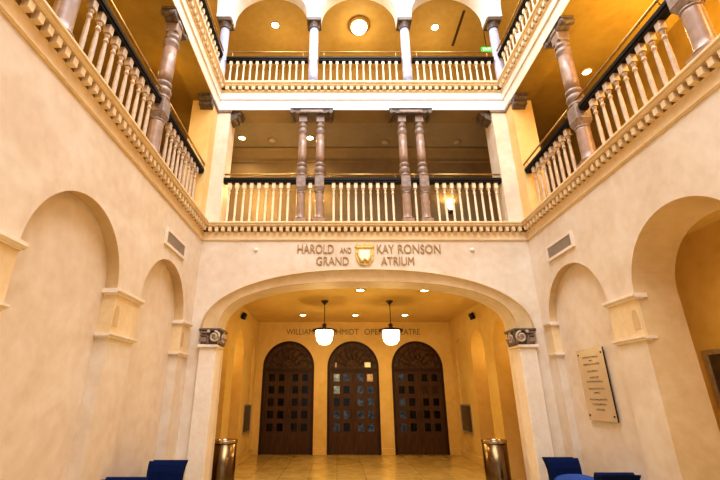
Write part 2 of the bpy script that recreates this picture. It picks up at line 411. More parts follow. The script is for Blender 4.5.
# beams carrying the second gallery, with stepped fascia and cornice
w = MB()
w.box(XL - .46, XL, YB, D, 7.5, 8.2); w.box(XR, XR + .46, YB, D, 7.5, 8.2)
struct('trim_5', w, 'gal_low', 'deep side beams under the second gallery')  # dim soffit shade is put into the dark beam colour
w = MB(); w.box(XL - .46, XR + .46, D + .002, 7.96, 7.5, 8.2); struct('trim_9', w, 'corr', 'deep end beam under the second gallery')  # brown colour carries the soffit shade here too
w = MB()
u_run(w, [(0, 7.5), (.012, 7.5), (.012, 7.75), (.04, 7.765), (.04, 7.79), (.03, 7.80), (.03, 7.93)], w_end := MB())
struct('trim_6', w, 'trimp', 'stepped side fascias of the second gallery'); struct('trim_23', w_end, 'white', 'pale stepped fascia across the end of the second gallery')
w = MB(); u_run(w, [(.03, 7.93), (.03, 7.96), (.05, 7.975), (.05, 8.0), (.03, 8.0), (.03, 8.09), (.085, 8.10), (.10, 8.12), (.10, 8.14), (.13, 8.16), (.13, 8.205), (.12, 8.22), (-.4, 8.22)])
dentils(w, 8.005, 8.085, .03, .095, .145, .076, .6)
struct('trim_22', w, 'cornice', 'dentilled cornice under the second gallery')

# ---- second gallery: floor, arches, outer walls, ceiling
SY = 10.3; SX0, SX1, SZ = -5.1, 6.2, 11.3
w = MB(); w.box(SX0, XL - .3, YB, D + .3, 8.0, Z3); w.box(XR + .3, SX1, YB, D + .3, 8.0, Z3); w.box(SX0, SX1, D + .3, SY, 8.0, Z3); struct('floor_second_gallery', w, 'gal')
w = MB(); w.quad((SX0, SY, Z3), (SX1, SY, Z3), (SX1, SY, SZ), (SX0, SY, SZ)); w.quad((SX0, YB, Z3), (SX0, SY, Z3), (SX0, SY, SZ), (SX0, YB, SZ)); w.quad((SX1, YB, Z3), (SX1, SY, Z3), (SX1, SY, SZ), (SX1, YB, SZ))
struct('wall_second_gallery', w, 'gal', 'golden outer walls of the second gallery')
w = MB(); w.box(SX0 - .1, XL - .36, YB, SY + .1, SZ, SZ + .1); w.box(XR + .36, SX1 + .1, YB, SY + .1, SZ, SZ + .1); w.box(XL - .36, XR + .36, D + .36, SY + .1, SZ, SZ + .1)
struct('ceiling_second_gallery', w, 'gal', 'golden ceiling of the second gallery')
CX3 = [XL - .11, -.56, 1.65, XR + .11]; CY3 = 7.62
ops_b = [dict(pts=arc((a + b) / 2, (b - a) / 2 - .17, 10.34, 10.24), depth=.34) for a, b in zip(CX3, CX3[1:])]
w = MB(); sheet(w, lambda x, z, d: (x, D - .03 + d, z), XL - .28, XR + .28, 10.24, 12.9, ops_b); sheet(w, lambda x, z, d: (x, D + .31 + d, z), XL - .28, XR + .28, 10.24, 12.9, [dict(o, depth=0) for o in ops_b])
struct('wall_back_upper', w, 'white', 'white arcade of the second gallery')
CYS = [7.62, 5.43, 3.24, 1.05, -1.14, -3.33]
ops_s = [dict(pts=arc((a + b) / 2, (b - a) / 2 - .17, 10.34, 10.24), depth=.34) for a, b in zip(CYS[::-1], CYS[::-1][1:])]
for nm, F1 in (('wall_left_upper', lambda y, z, d: (XL + .03 - d, y, z)), ('wall_right_upper', lambda y, z, d: (XR - .03 + d, y, z))):
    w = MB(); sheet(w, F1, YB, 7.79, 10.24, 12.9, ops_s); sheet(w, lambda y, z, d: F1(y, z, d + .34), YB, 7.79, 10.24, 12.9, [dict(o, depth=0) for o in ops_s])
    struct(nm, w, 'white')

# ---- entrance hall beyond the arch
w = MB()
FHL = lambda y, z, d: (HL - d, y, z)
FHR = lambda y, z, d: (HR + d, y, z)
hall_ops = [dict(pts=arc(8.95, .62, 2.55, 0), depth=.8, back=True), dict(pts=arc(10.68, .5, 2.65, 0), depth=.8, back=True), dict(pts=arc(12.25, .45, 2.70, 0), depth=.07, back=True)]
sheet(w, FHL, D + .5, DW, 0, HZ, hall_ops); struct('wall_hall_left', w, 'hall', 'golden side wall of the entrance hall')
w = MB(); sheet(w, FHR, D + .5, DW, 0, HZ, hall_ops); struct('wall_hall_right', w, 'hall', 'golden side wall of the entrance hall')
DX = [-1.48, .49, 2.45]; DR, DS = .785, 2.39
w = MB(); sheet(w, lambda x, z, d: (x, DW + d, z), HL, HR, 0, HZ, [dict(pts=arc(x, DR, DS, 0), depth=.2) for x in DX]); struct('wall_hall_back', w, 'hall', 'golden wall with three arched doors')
w = MB(); w.box(HL - .1, HR + .1, D + .5, DW + .2, HZ, HZ + .1); struct('ceiling_hall', w, 'hall', 'golden ceiling of the entrance hall')
w = MB()   # return walls behind the arch jambs
w.quad((HL - .9, D + .5, 0), (XC - 2.69, D + .5, 0), (XC - 2.69, D + .5, HZ), (HL - .9, D + .5, HZ)); w.quad((HR + .9, D + .5, 0), (XC + 2.69, D + .5, 0), (XC + 2.69, D + .5, HZ), (HR + .9, D + .5, HZ))
sheet(w, lambda x, z, d: (x, D + .5, z), XC - 2.69, XC + 2.69, 0, HZ + .1, [dict(pts=AI, depth=0)])
struct('wall_hall_front', w, 'hall')
w = MB(); segs = [(HL, DX[0] - DR)] + [(DX[i] + DR, DX[i + 1] - DR) for i in range(2)] + [(DX[2] + DR, HR)]
for a, b in segs: w.bbox(a, b, DW - .03, DW + .01, 0, .17, .008)
struct('baseboard_back', w, 'hall')
for nm, sx, xx in (('baseboard_left', 1, HL), ('baseboard_right', -1, HR)):
    w = MB()
    for a, b in ((D + .5, 8.33), (9.57, 10.18), (11.18, DW)): w.box(min(xx, xx + sx * .03), max(xx, xx + sx * .03), a, b, 0, .17)
    struct(nm, w, 'hall')
# rear of the atrium (behind the camera): tall glazed openings to the daylight
w = MB(); ro = []
for c in (-1.5, .545, 2.59):
    ro.append(dict(pts=[(c - .8, .3), (c - .8, 4.2), (c + .8, 4.2), (c + .8, .3)], depth=.2))
sheet(w, lambda x, z, d: (x, YB - d, z), XL, XR, 0, Z2, ro); struct('wall_rear', w, 'wall')

# ------------------------------------------------------------------ theatre doors
def bar_arc(w, c, r0, r1, zs, y0, y1, n=32):
    for k in range(n):
        a, b = PI * k / n, PI * (k + 1) / n
        P = [(c + r * math.cos(t), y, zs + r * math.sin(t)) for r in (r0, r1) for t in (a, b) for y in (y0, y1)]
        w.add(P, [(0, 2, 6, 4), (0, 4, 5, 1), (4, 6, 7, 5), (6, 2, 3, 7), (2, 0, 1, 3)])
pane_look = {
 0: ['d' * 4] * 5,
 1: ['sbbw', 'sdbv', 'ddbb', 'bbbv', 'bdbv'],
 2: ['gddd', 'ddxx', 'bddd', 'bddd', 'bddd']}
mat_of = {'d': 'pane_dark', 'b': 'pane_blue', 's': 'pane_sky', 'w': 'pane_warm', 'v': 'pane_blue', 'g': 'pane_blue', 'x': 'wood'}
dl = ['theatre double door whose panes are all dark', 'theatre double door with bright bluish painted reflections in its panes', 'theatre double door nearest the notice board beside the plaque side']
for i, cx in enumerate(DX):
    y = DW + .08
    root = link('door_%d' % (i + 1), None, None, (cx, y, 0)); root['kind'] = 'structure'; root['label'] = ['dark arched theatre door with unlit panes', 'dark arched theatre door with bright painted reflections in its panes', 'dark arched theatre door with painted blue reflections in one leaf only'][i]; root['category'] = 'door'
    w = MB(); w.box(-DR, -DR + .075, -.03, .1, 0, DS); w.box(DR - .075, DR, -.03, .1, 0, DS); bar_arc(w, 0, DR - .075, DR, DS, -.03, .1); w.box(-DR, DR, -.04, .1, 2.27, 2.36)
    w.build('frame', 'wood', root)
    MB().prism([(-DR, 0), (DR, 0)] + [(DR * math.cos(PI * k / 32), DS + DR * math.sin(PI * k / 32)) for k in range(33)], lambda a, b, d: (a, d, b), .105, .118).build('backing', 'pane_dark', root)
    w = MB(); n = 32; r = DR - .075
    w.prism([(-r, 2.36)] + [(-r * math.cos(PI * k / n), DS + r * math.sin(PI * k / n)) for k in range(n + 1)] + [(r, 2.36)], lambda a, b, d: (a, d, b), .03, .07)
    tr = w.build('transom', 'wood_mid', root)
    w = MB(); bar_arc(w, 0, r - .15, r - .12, DS, .005, .035); bar_arc(w, 0, .22, .25, DS, .005, .035)
    for k in range(1, 8):
        t = PI * k / 8
        w.tube([(.25 * math.cos(t), .025, DS + .25 * math.sin(t)), (.42 * math.cos(t + .13), .02, DS + .42 * math.sin(t + .13)), ((r - .14) * math.cos(t), .025, DS + (r - .14) * math.sin(t))], .014, 6)
    w.build('tracery', 'wood', tr)
    if i == 1:
        for px in (-.52, .44):
            w = MB(); w.box(px - (.03 if px < 0 else .085), px + (.02 if px < 0 else .10), .02, .034, 2.40, 2.54); w.build('painted_lit_pane', 'pane_warm', tr)
    MB().bbox(-.022, .022, -.014, .045, .01, 2.27, .006).build('meeting_stile', 'leaf_wood', root)
    for sd in (0, 1):
        x0, x1 = ((-DR + .075, -.004) if sd == 0 else (.004, DR - .075))
        wl = x1 - x0; m = MB()
        cols = [x0 + .075, x0 + .075 + .2, x1 - .075 - .2, x1 - .075]
        rows = [(2.06 - .335 * k, 2.06 - .335 * k - .0) for k in range(5)]
        # stiles and rails
        cx_ = [(x0 + wl * .30), (x0 + wl * .72)]; pw, ph = .18, .215
        tops = [2.20 - .345 * k for k in range(5)]
        xs = [x0, cx_[0] - pw / 2, cx_[0] + pw / 2, cx_[1] - pw / 2, cx_[1] + pw / 2, x1]
        for a, b in ((0, 1), (2, 3), (4, 5)): m.box(xs[a], xs[b], 0, .05, 0.01, 2.27)
        zz = [2.27] + [q for t in tops for q in (t, t - ph)] + [.01]
        for a in range(0, len(zz), 2):
            for c0, c1 in ((1, 2), (3, 4)): m.box(xs[c0], xs[c1], 0, .05, zz[a + 1], zz[a])
        m.box(x0 + .12, x1 - .12, -.008, .01, .12, .52)
        leaf = m.build('door_leaf', 'leaf_wood', root)
        for k in range(5):
            for c in range(2):
                code = pane_look[i][k][sd * 2 + c]
                p = MB(); p.box(cx_[c] - pw / 2, cx_[c] + pw / 2, .018, .03, tops[k] - ph, tops[k]); p.build('pane', mat_of[code], leaf)
        h = MB(); hx = x1 - .045 if sd == 0 else x0 + .045
        h.tube([(hx, -.01, .95), (hx, -.05, .97), (hx, -.05, 1.18), (hx, -.01, 1.2)], .01, 8); h.build('handle', 'bronze', leaf)

# ------------------------------------------------------------------ balustrades
def baluster_mesh(H, r, mat):
    b = MB(); s = H
    b.bbox(-r * 1.15, r * 1.15, -r * 1.15, r * 1.15, .0, .06 * s, .004)
    P = [(.95, .06), (1.1, .075), (1.1, .095), (.8, .105), (.72, .12), (.95, .13), (.95, .15), (.7, .165), (.86, .25), (.92, .40), (.84, .56), (.68, .70), (.66, .73), (1.0, .74), (1.0, .765), (.7, .775), (.66, .81), (1.0, .82), (1.0, .845), (.78, .86)]
    b.lathe([(q * r * .84, z * s) for q, z in P], 12)
    b.bbox(-r * 1.1, r * 1.1, -r * 1.1, r * 1.1, .86 * s, s, .004)
    return b.mesh('baluster', mat)
BM2 = baluster_mesh(.96, .034, 'cream'); BM2b = baluster_mesh(.96, .037, 'balu'); BM3 = baluster_mesh(.77, .032, 'cream')
def balustrade(label, origin, rotz, L, xs, mesh, H, group, posts=None, bz=.20, by=0.0):
    t = thing('balustrade', label, 'balustrade', origin, rotz, group)
    for x in xs: link('baluster', mesh, t, (x, 0, 0))
    r = MB(); r.bbox(0, L, -.075, .075, H + .022, H + .095, .012); r.bbox(0, L, -.055, .055, H - .012, H + .022, .004)
    r.build('hand_rail', 'black', t)
    b = MB(); b.tube([(0, by, H + bz), (L, by, H + bz)], .019, 10); br = b.build('brass_rail', 'brass', t)
    for x in (posts or [.12, L - .12]):
        p = MB(); p.tube([(x, 0, H + .09), (x, by * .7, H + bz - .05), (x, by, H + bz)], .009, 8); p.lathe([(.022, H + .09), (.022, H + .105)], 10, x, 0); p.build('rail_bracket', 'brass', br)
    return t
Y2 = 7.59
G2 = 'turned stone balustrades of the first gallery'
pc = [-.745, -.365, 1.425, 1.81]        # paired columns, x of each
sp = .1525
balustrade('first gallery end balustrade between the corner pier facing the plaque and the first column pair', (-2.35, Y2, Z2), 0, 1.52, [-2.225 + 2.35 + sp * k for k in range(9)], BM2, .96, G2)
balustrade('single baluster section within the column pair farther from the glass plaque side', (-.66, Y2, Z2), 0, .21, [.105], BM2, .96, G2, posts=[.105])
balustrade('middle balustrade of the first gallery above the shield, between the two column pairs', (-.28, Y2, Z2), 0, 1.62, [-.07 + .28 + sp * k for k in range(9)], BM2, .96, G2)
balustrade('single baluster section within the column pair nearer the glass plaque side', (1.51, Y2, Z2), 0, .215, [.107], BM2, .96, G2, posts=[.107])
balustrade('first gallery end balustrade between second column pair and the pier on the plaque side', (1.895, Y2, Z2), 0, 1.515, [2.07 - 1.895 + sp * k for k in range(9)], BM2, .96, G2)
LXb, RXb = XL - .09, XR + .09
CL, CR = [5.2, 3.05, .9], [5.37, 3.27, 1.12]
def side(xb, rot, y0, y1, lab, z, mesh, H, grp, pitch):
    L = y1 - y0; nb = max(1, int((L - .16) / pitch)); off = (L - (nb - 1) * pitch) / 2
    xs = [off + pitch * k for k in range(nb)]
    org = (xb, y0, z) if rot > 0 else (xb, y1, z)
    return balustrade(lab, org, rot, L, xs, mesh, H, grp, by=-.06)
far = 'over the vent grille'
side(LXb, PI / 2, 5.33, 7.18, 'first gallery balustrade facing the glass plaque, between the corner pier and first turned column', Z2, BM2b, .96, G2, .17)
side(LXb, PI / 2, 3.18, 5.07, 'first gallery balustrade above the large blind arch, between two turned columns', Z2, BM2b, .96, G2, .17)
side(LXb, PI / 2, 1.03, 2.92, 'first gallery balustrade facing the open archway, nearest the camera beyond the second column', Z2, BM2b, .96, G2, .17)
side(RXb, -PI / 2, 5.50, 7.18, 'first gallery balustrade above the glass plaque, between corner pier and first turned column', Z2, BM2b, .96, G2, .17)
side(RXb, -PI / 2, 3.40, 5.24, 'first gallery balustrade above the open archway, between two turned columns', Z2, BM2b, .96, G2, .17)
side(RXb, -PI / 2, 1.25, 3.14, 'first gallery balustrade on the archway side, nearest the camera beyond the second column', Z2, BM2b, .96, G2, .17)
G3 = 'slender balustrades of the second gallery'
for k, lab in enumerate(['top gallery balustrade across the end, bay farthest from the exit sign', 'top gallery balustrade across the end, middle bay under the globe light', 'top gallery balustrade across the end, bay under the exit sign']):
    a, b = CX3[k] + .13, CX3[k + 1] - .13; L = b - a
    balustrade(lab, (a, CY3, Z3), 0, L, [(L - 11 * .1545) / 2 + .1545 * q for q in range(12)], BM3, .77, G3, bz=.285)
for k, (y1, y0) in enumerate(zip(CYS[:3], CYS[1:4])):
    side(XL - .11, PI / 2, y0 + .13, y1 - .13, ['top gallery side balustrade far from the exit sign, corner bay', 'top gallery side balustrade far from the exit sign, second bay', 'top gallery side balustrade far from the exit sign, third bay'][k], Z3, BM3, .77, G3, .16)
    side(XR + .11, -PI / 2, y0 + .13, y1 - .13, ['top gallery side balustrade near the exit sign, corner bay', 'top gallery side balustrade near the exit sign, second bay', 'top gallery side balustrade near the exit sign, third bay'][k], Z3, BM3, .77, G3, .16)

# ------------------------------------------------------------------ columns of the first gallery
def turned(s):
    """profile of the turned parts, z from the gallery floor; s scales the radius"""
    low = [(.125, .13), (.125, .15), (.108, .165), (.098, .19), (.095, .26), (.092, .66), (.092, .70)]
    neck = [(.100, 1.10), (.112, 1.12), (.112, 1.15), (.085, 1.17), (.085, 1.18), (.112, 1.21), (.125, 1.255), (.112, 1.30), (.085, 1.33), (.085, 1.34), (.112, 1.355), (.112, 1.41), (.098, 1.425)]
    shaft = [(.098, 1.425), (.100, 1.6), (.100, 1.8), (.094, 2.12)]
    top = [(.094, 2.12), (.085, 2.14), (.108, 2.17), (.118, 2.215), (.108, 2.26), (.085, 2.29), (.085, 2.31), (.108, 2.325), (.108, 2.36), (.09, 2.375), (.09, 2.44)]
    return [[(r * s, z) for r, z in p] for p in (low, neck, shaft, top)]
def column_parts(root, x, y, s, name='column'):
    low, neck, shaft, top = turned(s)
    c = MB().lathe(shaft, 24).build(name, 'mauve', root, (x, y, 0))
    MB().lathe(low, 24).build('lower_shaft', 'mauve', c)
    p = MB(); e = .128 * s; p.bbox(-e, e, -e, e, 0, .13, .012); p.build('plinth', 'mauve', c)
    b = MB(); e = .108 * s
    b.lathe([(.088 * s, .68), (.10 * s, .70), (.10 * s, .72), (.088 * s, .735)], 20)
    b.box(-e, e, -e, e, .735, .82, taper=.03 * s); b.bbox(-e, e, -e, e, .82, 1.10, .012)
    b.build('square_block', 'taupe', c)
    MB().lathe(neck, 24).build('neck_ring', 'taupe', c)
    MB().lathe(top, 24).build('top_ring', 'taupe', c)
    a = MB(); e = .10 * min(s, 1.0); a.bbox(-e, e, -e, e, 2.43, 2.61, .01); a.build('square_cap', 'taupe', c)
    return c
def bracket(root, hw, dep, rot=0):
    """long bracket capital: stepped slab with rolled ends, long axis local x"""
    prof = [(-hw, 2.73), (-hw, 2.685), (-hw + .04, 2.67), (-hw + .07, 2.63), (-hw + .15, 2.605), (hw - .15, 2.605), (hw - .07, 2.63), (hw - .04, 2.67), (hw, 2.685), (hw, 2.73)]
    b = MB().prism(prof, lambda a, z, d: (a, d, z), -dep, dep); b.bbox(-hw - .02, hw + .02, -dep - .02, dep + .02, 2.70, 2.735, .008)
    o = b.build('bracket_capital', 'dark_stone', root, rotz=rot)
    for sx in (-1, 1):
        r = MB()
        R = Matrix.Identity(3)
        n_ = len(r.v); r.lathe([(.05, -dep - .015), (.05, dep + .015)], 14, sx * (hw - .03), 0, ax='y')
        r.v = [(x, y, z + 2.645) for x, y, z in r.v]
        r.build('scroll', 'dark_stone', o)
    m = MB().bbox(-hw + .2, hw - .2, -dep - .012, dep + .012, 2.62, 2.69, .006); m.build('front_panel', 'taupe', o)
    return o
tw = thing('twin_column', 'paired turned stone columns in the first gallery end, farther from the plaque side', 'column', ((pc[0] + pc[1]) / 2, 7.6, Z2), 0, 'paired columns of the first gallery')
h = (pc[1] - pc[0]) / 2
column_parts(tw, -h, 0, .92); column_parts(tw, h, 0, .92); bracket(tw, .45, .17)
dup(tw, ((pc[2] + pc[3]) / 2, 7.6, Z2), 0, 'paired turned stone columns in the first gallery end, nearer the plaque side', 'paired columns of the first gallery')
sc0 = thing('turned_column', 'large turned column on the first gallery facing the plaque, next to the corner pier', 'column', (XL - .1, CL[0], Z2), 0, 'single columns of the first gallery')
column_parts(sc0, 0, 0, 1.1, 'shaft'); bracket(sc0, .28, .10, PI / 2)
labs = {(0, 1): 'large turned column on the first gallery above the big blind arch, cut by the picture top', (0, 2): 'large turned column beyond the picture edge facing the archway', (1, 0): 'large turned column on the first gallery above the glass plaque', (1, 1): 'large turned column on the first gallery above the open archway, cut by the picture top', (1, 2): 'large turned column beyond the picture edge on the archway side'}
for (sd, k), lab in labs.items():
    dup(sc0, (XL - .1 if sd == 0 else XR + .1, (CL, CR)[sd][k], Z2), 0, lab, 'single columns of the first gallery')

# corbels under the beam ends
def corbel_mesh():
    b = MB(); Fp = lambda a, z, d: (a, d, z)
    P = [(0, 7.5), (.26, 7.5), (.26, 7.455), (.235, 7.44), (.24, 7.40), (.21, 7.35), (.15, 7.33), (.15, 7.30), (.13, 7.25), (.06, 7.22), (.03, 7.18), (0, 7.18)]
    b.prism([(a, z - 7.18) for a, z in P], Fp, -.17, .17)
    for k in range(4):
        d = -.17 + .085 * k + .0425
        b.prism([(a * 1.06 + .004, z - 7.18) for a, z in P[1:-1]] + [(0, .02)], Fp, d - .026, d + .026)
    return b
cb = corbel_mesh().build('corbel', 'dark_stone', None, (-2.35, 7.69, 7.18)); tag(cb, 'dark carved corbel on the end face of the corner pier away from the plaque', 'corbel', 'dark corbels on the corner piers')
rl = MB(); rl.lathe([(.045, -.185), (.045, .185)], 14, .205, 0, ax='y'); rl.v = [(x, y, z + .235) for x, y, z in rl.v]; rl.build('roll', 'dark_stone', None).parent = cb
r2 = MB(); r2.lathe([(.035, -.18), (.035, .18)], 14, .115, 0, ax='y'); r2.v = [(x, y, z + .10) for x, y, z in r2.v]; r2.build('roll', 'dark_stone', cb)
for ch in [cb] + list(cb.children):
    ch.data.transform(Matrix.Diagonal((.88, .80, .74, 1))); ch.data.transform(Matrix.Translation((0, 0, .32 * .26)))
dup(cb, (3.41, 7.69, 7.18), PI, 'dark carved corbel on the end face of the corner pier on the plaque side')
dup(cb, (XL - .13, 7.18, 7.18), -PI / 2, 'dark carved corbel under the side beam on the corner pier away from the plaque')
dup(cb, (XR + .13, 7.18, 7.18), -PI / 2, 'dark carved corbel under the side beam on the corner pier on the plaque side')
w = MB()
for sx, xa, xb in ((0, XL, -2.35), (1, 3.41, XR)):
    w.bbox(xa - (.0 if sx == 0 else .03), xb + (.03 if sx == 0 else .0), D - .03, D + .01, 7.43, 7.5, .008)
w.bbox(XL - .01, XL + .03, 7.15, D, 7.43, 7.5, .008); w.bbox(XR - .03, XR + .01, 7.15, D, 7.43, 7.5, .008)
struct('trim_7', w, 'taupe', 'thin moulding around the pier tops')

# columns of the second gallery
s3 = thing('slender_column', 'lilac column of the top gallery at the corner away from the exit sign', 'column', (CX3[0], CY3, Z3), 0, 'lilac columns of the top gallery')
MB().lathe([(.118, .12), (.113, .3), (.104, 1.75)], 24).build('shaft', 'lilac', s3)
p = MB(); p.bbox(-.16, .16, -.16, .16, 0, .06, .01); p.lathe([(.15, .06), (.155, .08), (.15, .10), (.125, .115), (.118, .125)], 24); p.build('base', 'lilac', s3)
p = MB(); p.lathe([(.105, 1.74), (.126, 1.75), (.126, 1.775), (.112, 1.785), (.112, 1.82), (.135, 1.87), (.155, 1.905)], 24); p.bbox(-.172, .172, -.172, .172, 1.90, 2.025, .015); p.build('capital', 'dark_stone', s3)
dup(s3, (CX3[1], CY3, Z3), 0, 'lilac column of the top gallery end, between globe light and the bay far from the exit sign')
dup(s3, (CX3[2], CY3, Z3), 0, 'lilac column of the top gallery end, between globe light and the exit sign bay')
dup(s3, (CX3[3], CY3, Z3), 0, 'lilac column of the top gallery at the corner by the exit sign')
dup(s3, (CX3[0], CYS[1], Z3), 0, 'lilac column on the top gallery side far from the exit sign')
dup(s3, (CX3[3], CYS[1], Z3), 0, 'lilac column on the top gallery side near the exit sign')

# ------------------------------------------------------------------ carved capitals of the wide arch
def spiral(cx, cz, y, r, sgn, turns=1.6, n=26):
    return [(cx + sgn * r * (1 - .78 * k / n) * math.cos(PI / 2 - 2 * PI * turns * k / n), y, cz + r * (1 - .78 * k / n) * math.sin(PI / 2 - 2 * PI * turns * k / n)) for k in range(n + 1)]
def carved_capital(label, xc, sgn):
    t = thing('carved_capital', label, 'capital', (xc, D, 2.43), 0, 'carved capitals of the wide arch')
    b = MB(); b.box(-.16, .16, -.06, .34, .0, .26, taper=-.0); b.build('bell', 'dark_stone', t)
    a = MB(); a.bbox(-.20, .20, -.11, .37, .235, .285, .012); a.build('abacus', 'dark_stone', t)
    v = MB(); v.tube(spiral(sgn * .085, .135, -.10, .095, sgn), .021, 8); v.build('volute', 'balu', t)
    v = MB(); v.lathe([(.024, -.125), (.024, -.06)], 10, sgn * .085, 0, ax='y'); v.v = [(x, y, z + .135) for x, y, z in v.v]; v.build('volute_eye', 'taupe', t)
    v = MB()
    for z0, z1, pr in ((.20, .235, .10), (.155, .18, .08), (.05, .13, .075)): v.bbox(min(-sgn * .185, -sgn * .03), max(-sgn * .185, -sgn * .03), -pr, 0, z0, z1, .008)
    v.build('fillet_bands', 'taupe', t)
    # volute and leaves round the inner corner, on the jamb
    v = MB()
    sp_ = [(sgn * .185, .06 + (x - .0) * 1.0, z) for x, y, z in spiral(.05, .135, 0, .095, 1)]
    v.tube(sp_, .019, 8); v.build('volute', 'balu', t)
    lf = MB()
    for k, x in enumerate((-.03 * sgn, .16 * sgn)):
        lf.tube([(x, -.065, .01), (x, -.085, .06), (x, -.10, .11), (x + .004, -.125, .135), (x + .006, -.13, .115)], .024, 7, .010)
    for y in (.0, .09, .18, .27):
        lf.tube([(sgn * .165, y, .01), (sgn * .18, y, .06), (sgn * .19, y, .10), (sgn * .215, y, .125), (sgn * .22, y, .105)], .024, 7, .010)
    lf.build('acanthus_leaves', 'taupe', t)
    fl = MB(); fl.lathe([(.026, -.135), (.024, -.11), (.034, -.08)], 10, -.02 * sgn, 0, ax='y'); fl.v = [(x, y, z + .23) for x, y, z in fl.v]; fl.build('rosette', 'balu', t)
carved_capital('carved scroll capital of the wide arch, on the pier away from the glass plaque', XC - 2.80, 1)
carved_capital('carved scroll capital of the wide arch, on the pier on the glass plaque side', XC + 2.80, -1)

# ------------------------------------------------------------------ lettering and shield on the end wall
t = thing('wall_lettering', 'upper line of bronze letters reading HAROLD AND KAY RONSON over the wide arch', 'lettering', (0, D, 0))
for s, x0, x1, z0, z1 in (('HAROLD', -.76, -.063, 4.152, 4.331), ('AND', .058, .276, 4.157, 4.27), ('KAY', .77, 1.101, 4.152, 4.331), ('RONSON', 1.178, 1.998, 4.15, 4.331)):
    text_mesh('word', s, x0, x1, z0, z1, .018, 'letter', t)
t = thing('wall_lettering', 'lower line of bronze letters reading GRAND ATRIUM over the wide arch', 'lettering', (0, D, 0))
for s, x0, x1, z0, z1 in (('GRAND', -.395, .225, 3.916, 4.081), ('ATRIUM', .842, 1.472, 3.912, 4.081)):
    text_mesh('word', s, x0, x1, z0, z1, .018, 'letter', t)
t = thing('wall_lettering', 'dark letters above the three theatre doors, partly hidden by the pendant lamps', 'lettering', (0, DW, 0))
for s, x0, x1 in (('WILLIAM', -1.589, -.74), ('SCHMIDT', -.30, .685), ('OPERA', .861, 1.60), ('THEATRE', 1.70, 2.597)):
    text_mesh('word', s, x0, x1, 3.37, 3.545, .015, 'letter_dk', t)
t = thing('shield_emblem', 'gilded shield emblem with ivory centre between the words over the arch', 'emblem', (.53, D, 3.905))
def shield(w_, h_, z0, n=16):
    L = [(-w_, h_ + z0), (-w_ * 1.02, h_ * .6 + z0), (-w_ * .92, h_ * .34 + z0), (-w_ * .55, h_ * .07 + z0), (0, z0)]
    return L + [(-a, b) for a, b in reversed(L[:-1])]
MB().prism(shield(.175, .36, 0), lambda a, b, d: (a, d, b), -.03, .0).build('shield', 'gold', t)
MB().prism(shield(.105, .22, .09), lambda a, b, d: (a, d, b), -.045, -.03).build('ivory_field', 'ivory', t)
c = MB()
c.bbox(-.165, .165, -.05, 0, .345, .375, .006)
for x, hh in ((-.15, .07), (-.075, .055), (0, .085), (.075, .055), (.15, .07)):
    c.prism([(x - .04, .37), (x - .03, .39 + hh * .4), (x, .375 + hh), (x + .03, .39 + hh * .4), (x + .04, .37)], lambda a, b, d: (a, d, b), -.045, -.0)
c.build('crown', 'gold', t)
c = MB()
for sx in (-1, 1):
    c.tube([(sx * .02, -.05, .06), (sx * .08, -.055, .10), (sx * .115, -.05, .17), (sx * .14, -.045, .27)], .016, 8, .008)
    c.tube([(sx * .0, -.05, .13), (sx * .05, -.055, .09), (sx * .09, -.05, .05)], .016, 8, .008)
c.build('leaf_spray', 'gold', t)

for x, lab in ((-1.565, 'small white round sensor on the end wall before the word HAROLD'), (2.609, 'small white round sensor on the end wall after the word RONSON')):
    o = MB().lathe([(.045, .012), (.045, -.0), (.036, -.025), (.018, -.036)], 16, 0, 0, ax='y').build('wall_sensor', 'sensor', None, (x, D, 4.222)); tag(o, lab, 'sensor')

# ------------------------------------------------------------------ vent grilles
def vent(label, F, yc, zc):
    W_, H_ = .42, .135
    t = thing('vent_grille', label, 'vent', F(yc, zc, 0), 0, 'vent grilles above the narrow arches')
    o0 = F(yc, zc, 0)
    G = lambda a, b, d: tuple(p - q for p, q in zip(F(yc + a, zc + b, d), o0))
    def bx(m, a0, a1, b0, b1, d0, d1): m.prism([(a0, b0), (a1, b0), (a1, b1), (a0, b1)], lambda a, b, d: G(a, b, d), d0, d1)
    m = MB(); bx(m, -W_, W_, -H_, -H_ + .045, 0, -.03); bx(m, -W_, W_, H_ - .045, H_, 0, -.03); bx(m, -W_, -W_ + .05, -H_ + .045, H_ - .045, 0, -.03); bx(m, W_ - .05, W_, -H_ + .045, H_ - .045, 0, -.03); m.build('frame', 'trimp', t)
    m = MB(); bx(m, -W_ + .05, W_ - .05, -H_ + .045, H_ - .045, -.004, -.008); m.build('backing', 'vent_back', t)
    m = MB()
    for k in range(9): bb = -H_ + .055 + k * .0205; bx(m, -W_ + .05, W_ - .05, bb, bb + .011, -.008, -.022)
    m.build('slats', 'grille', t)
vent('louvred vent grille above the narrow blind arch opposite the glass plaque', FL, 6.27, 3.89)
vent('louvred vent grille above the narrow arch that holds the glass plaque', FR, 6.45, 3.91)

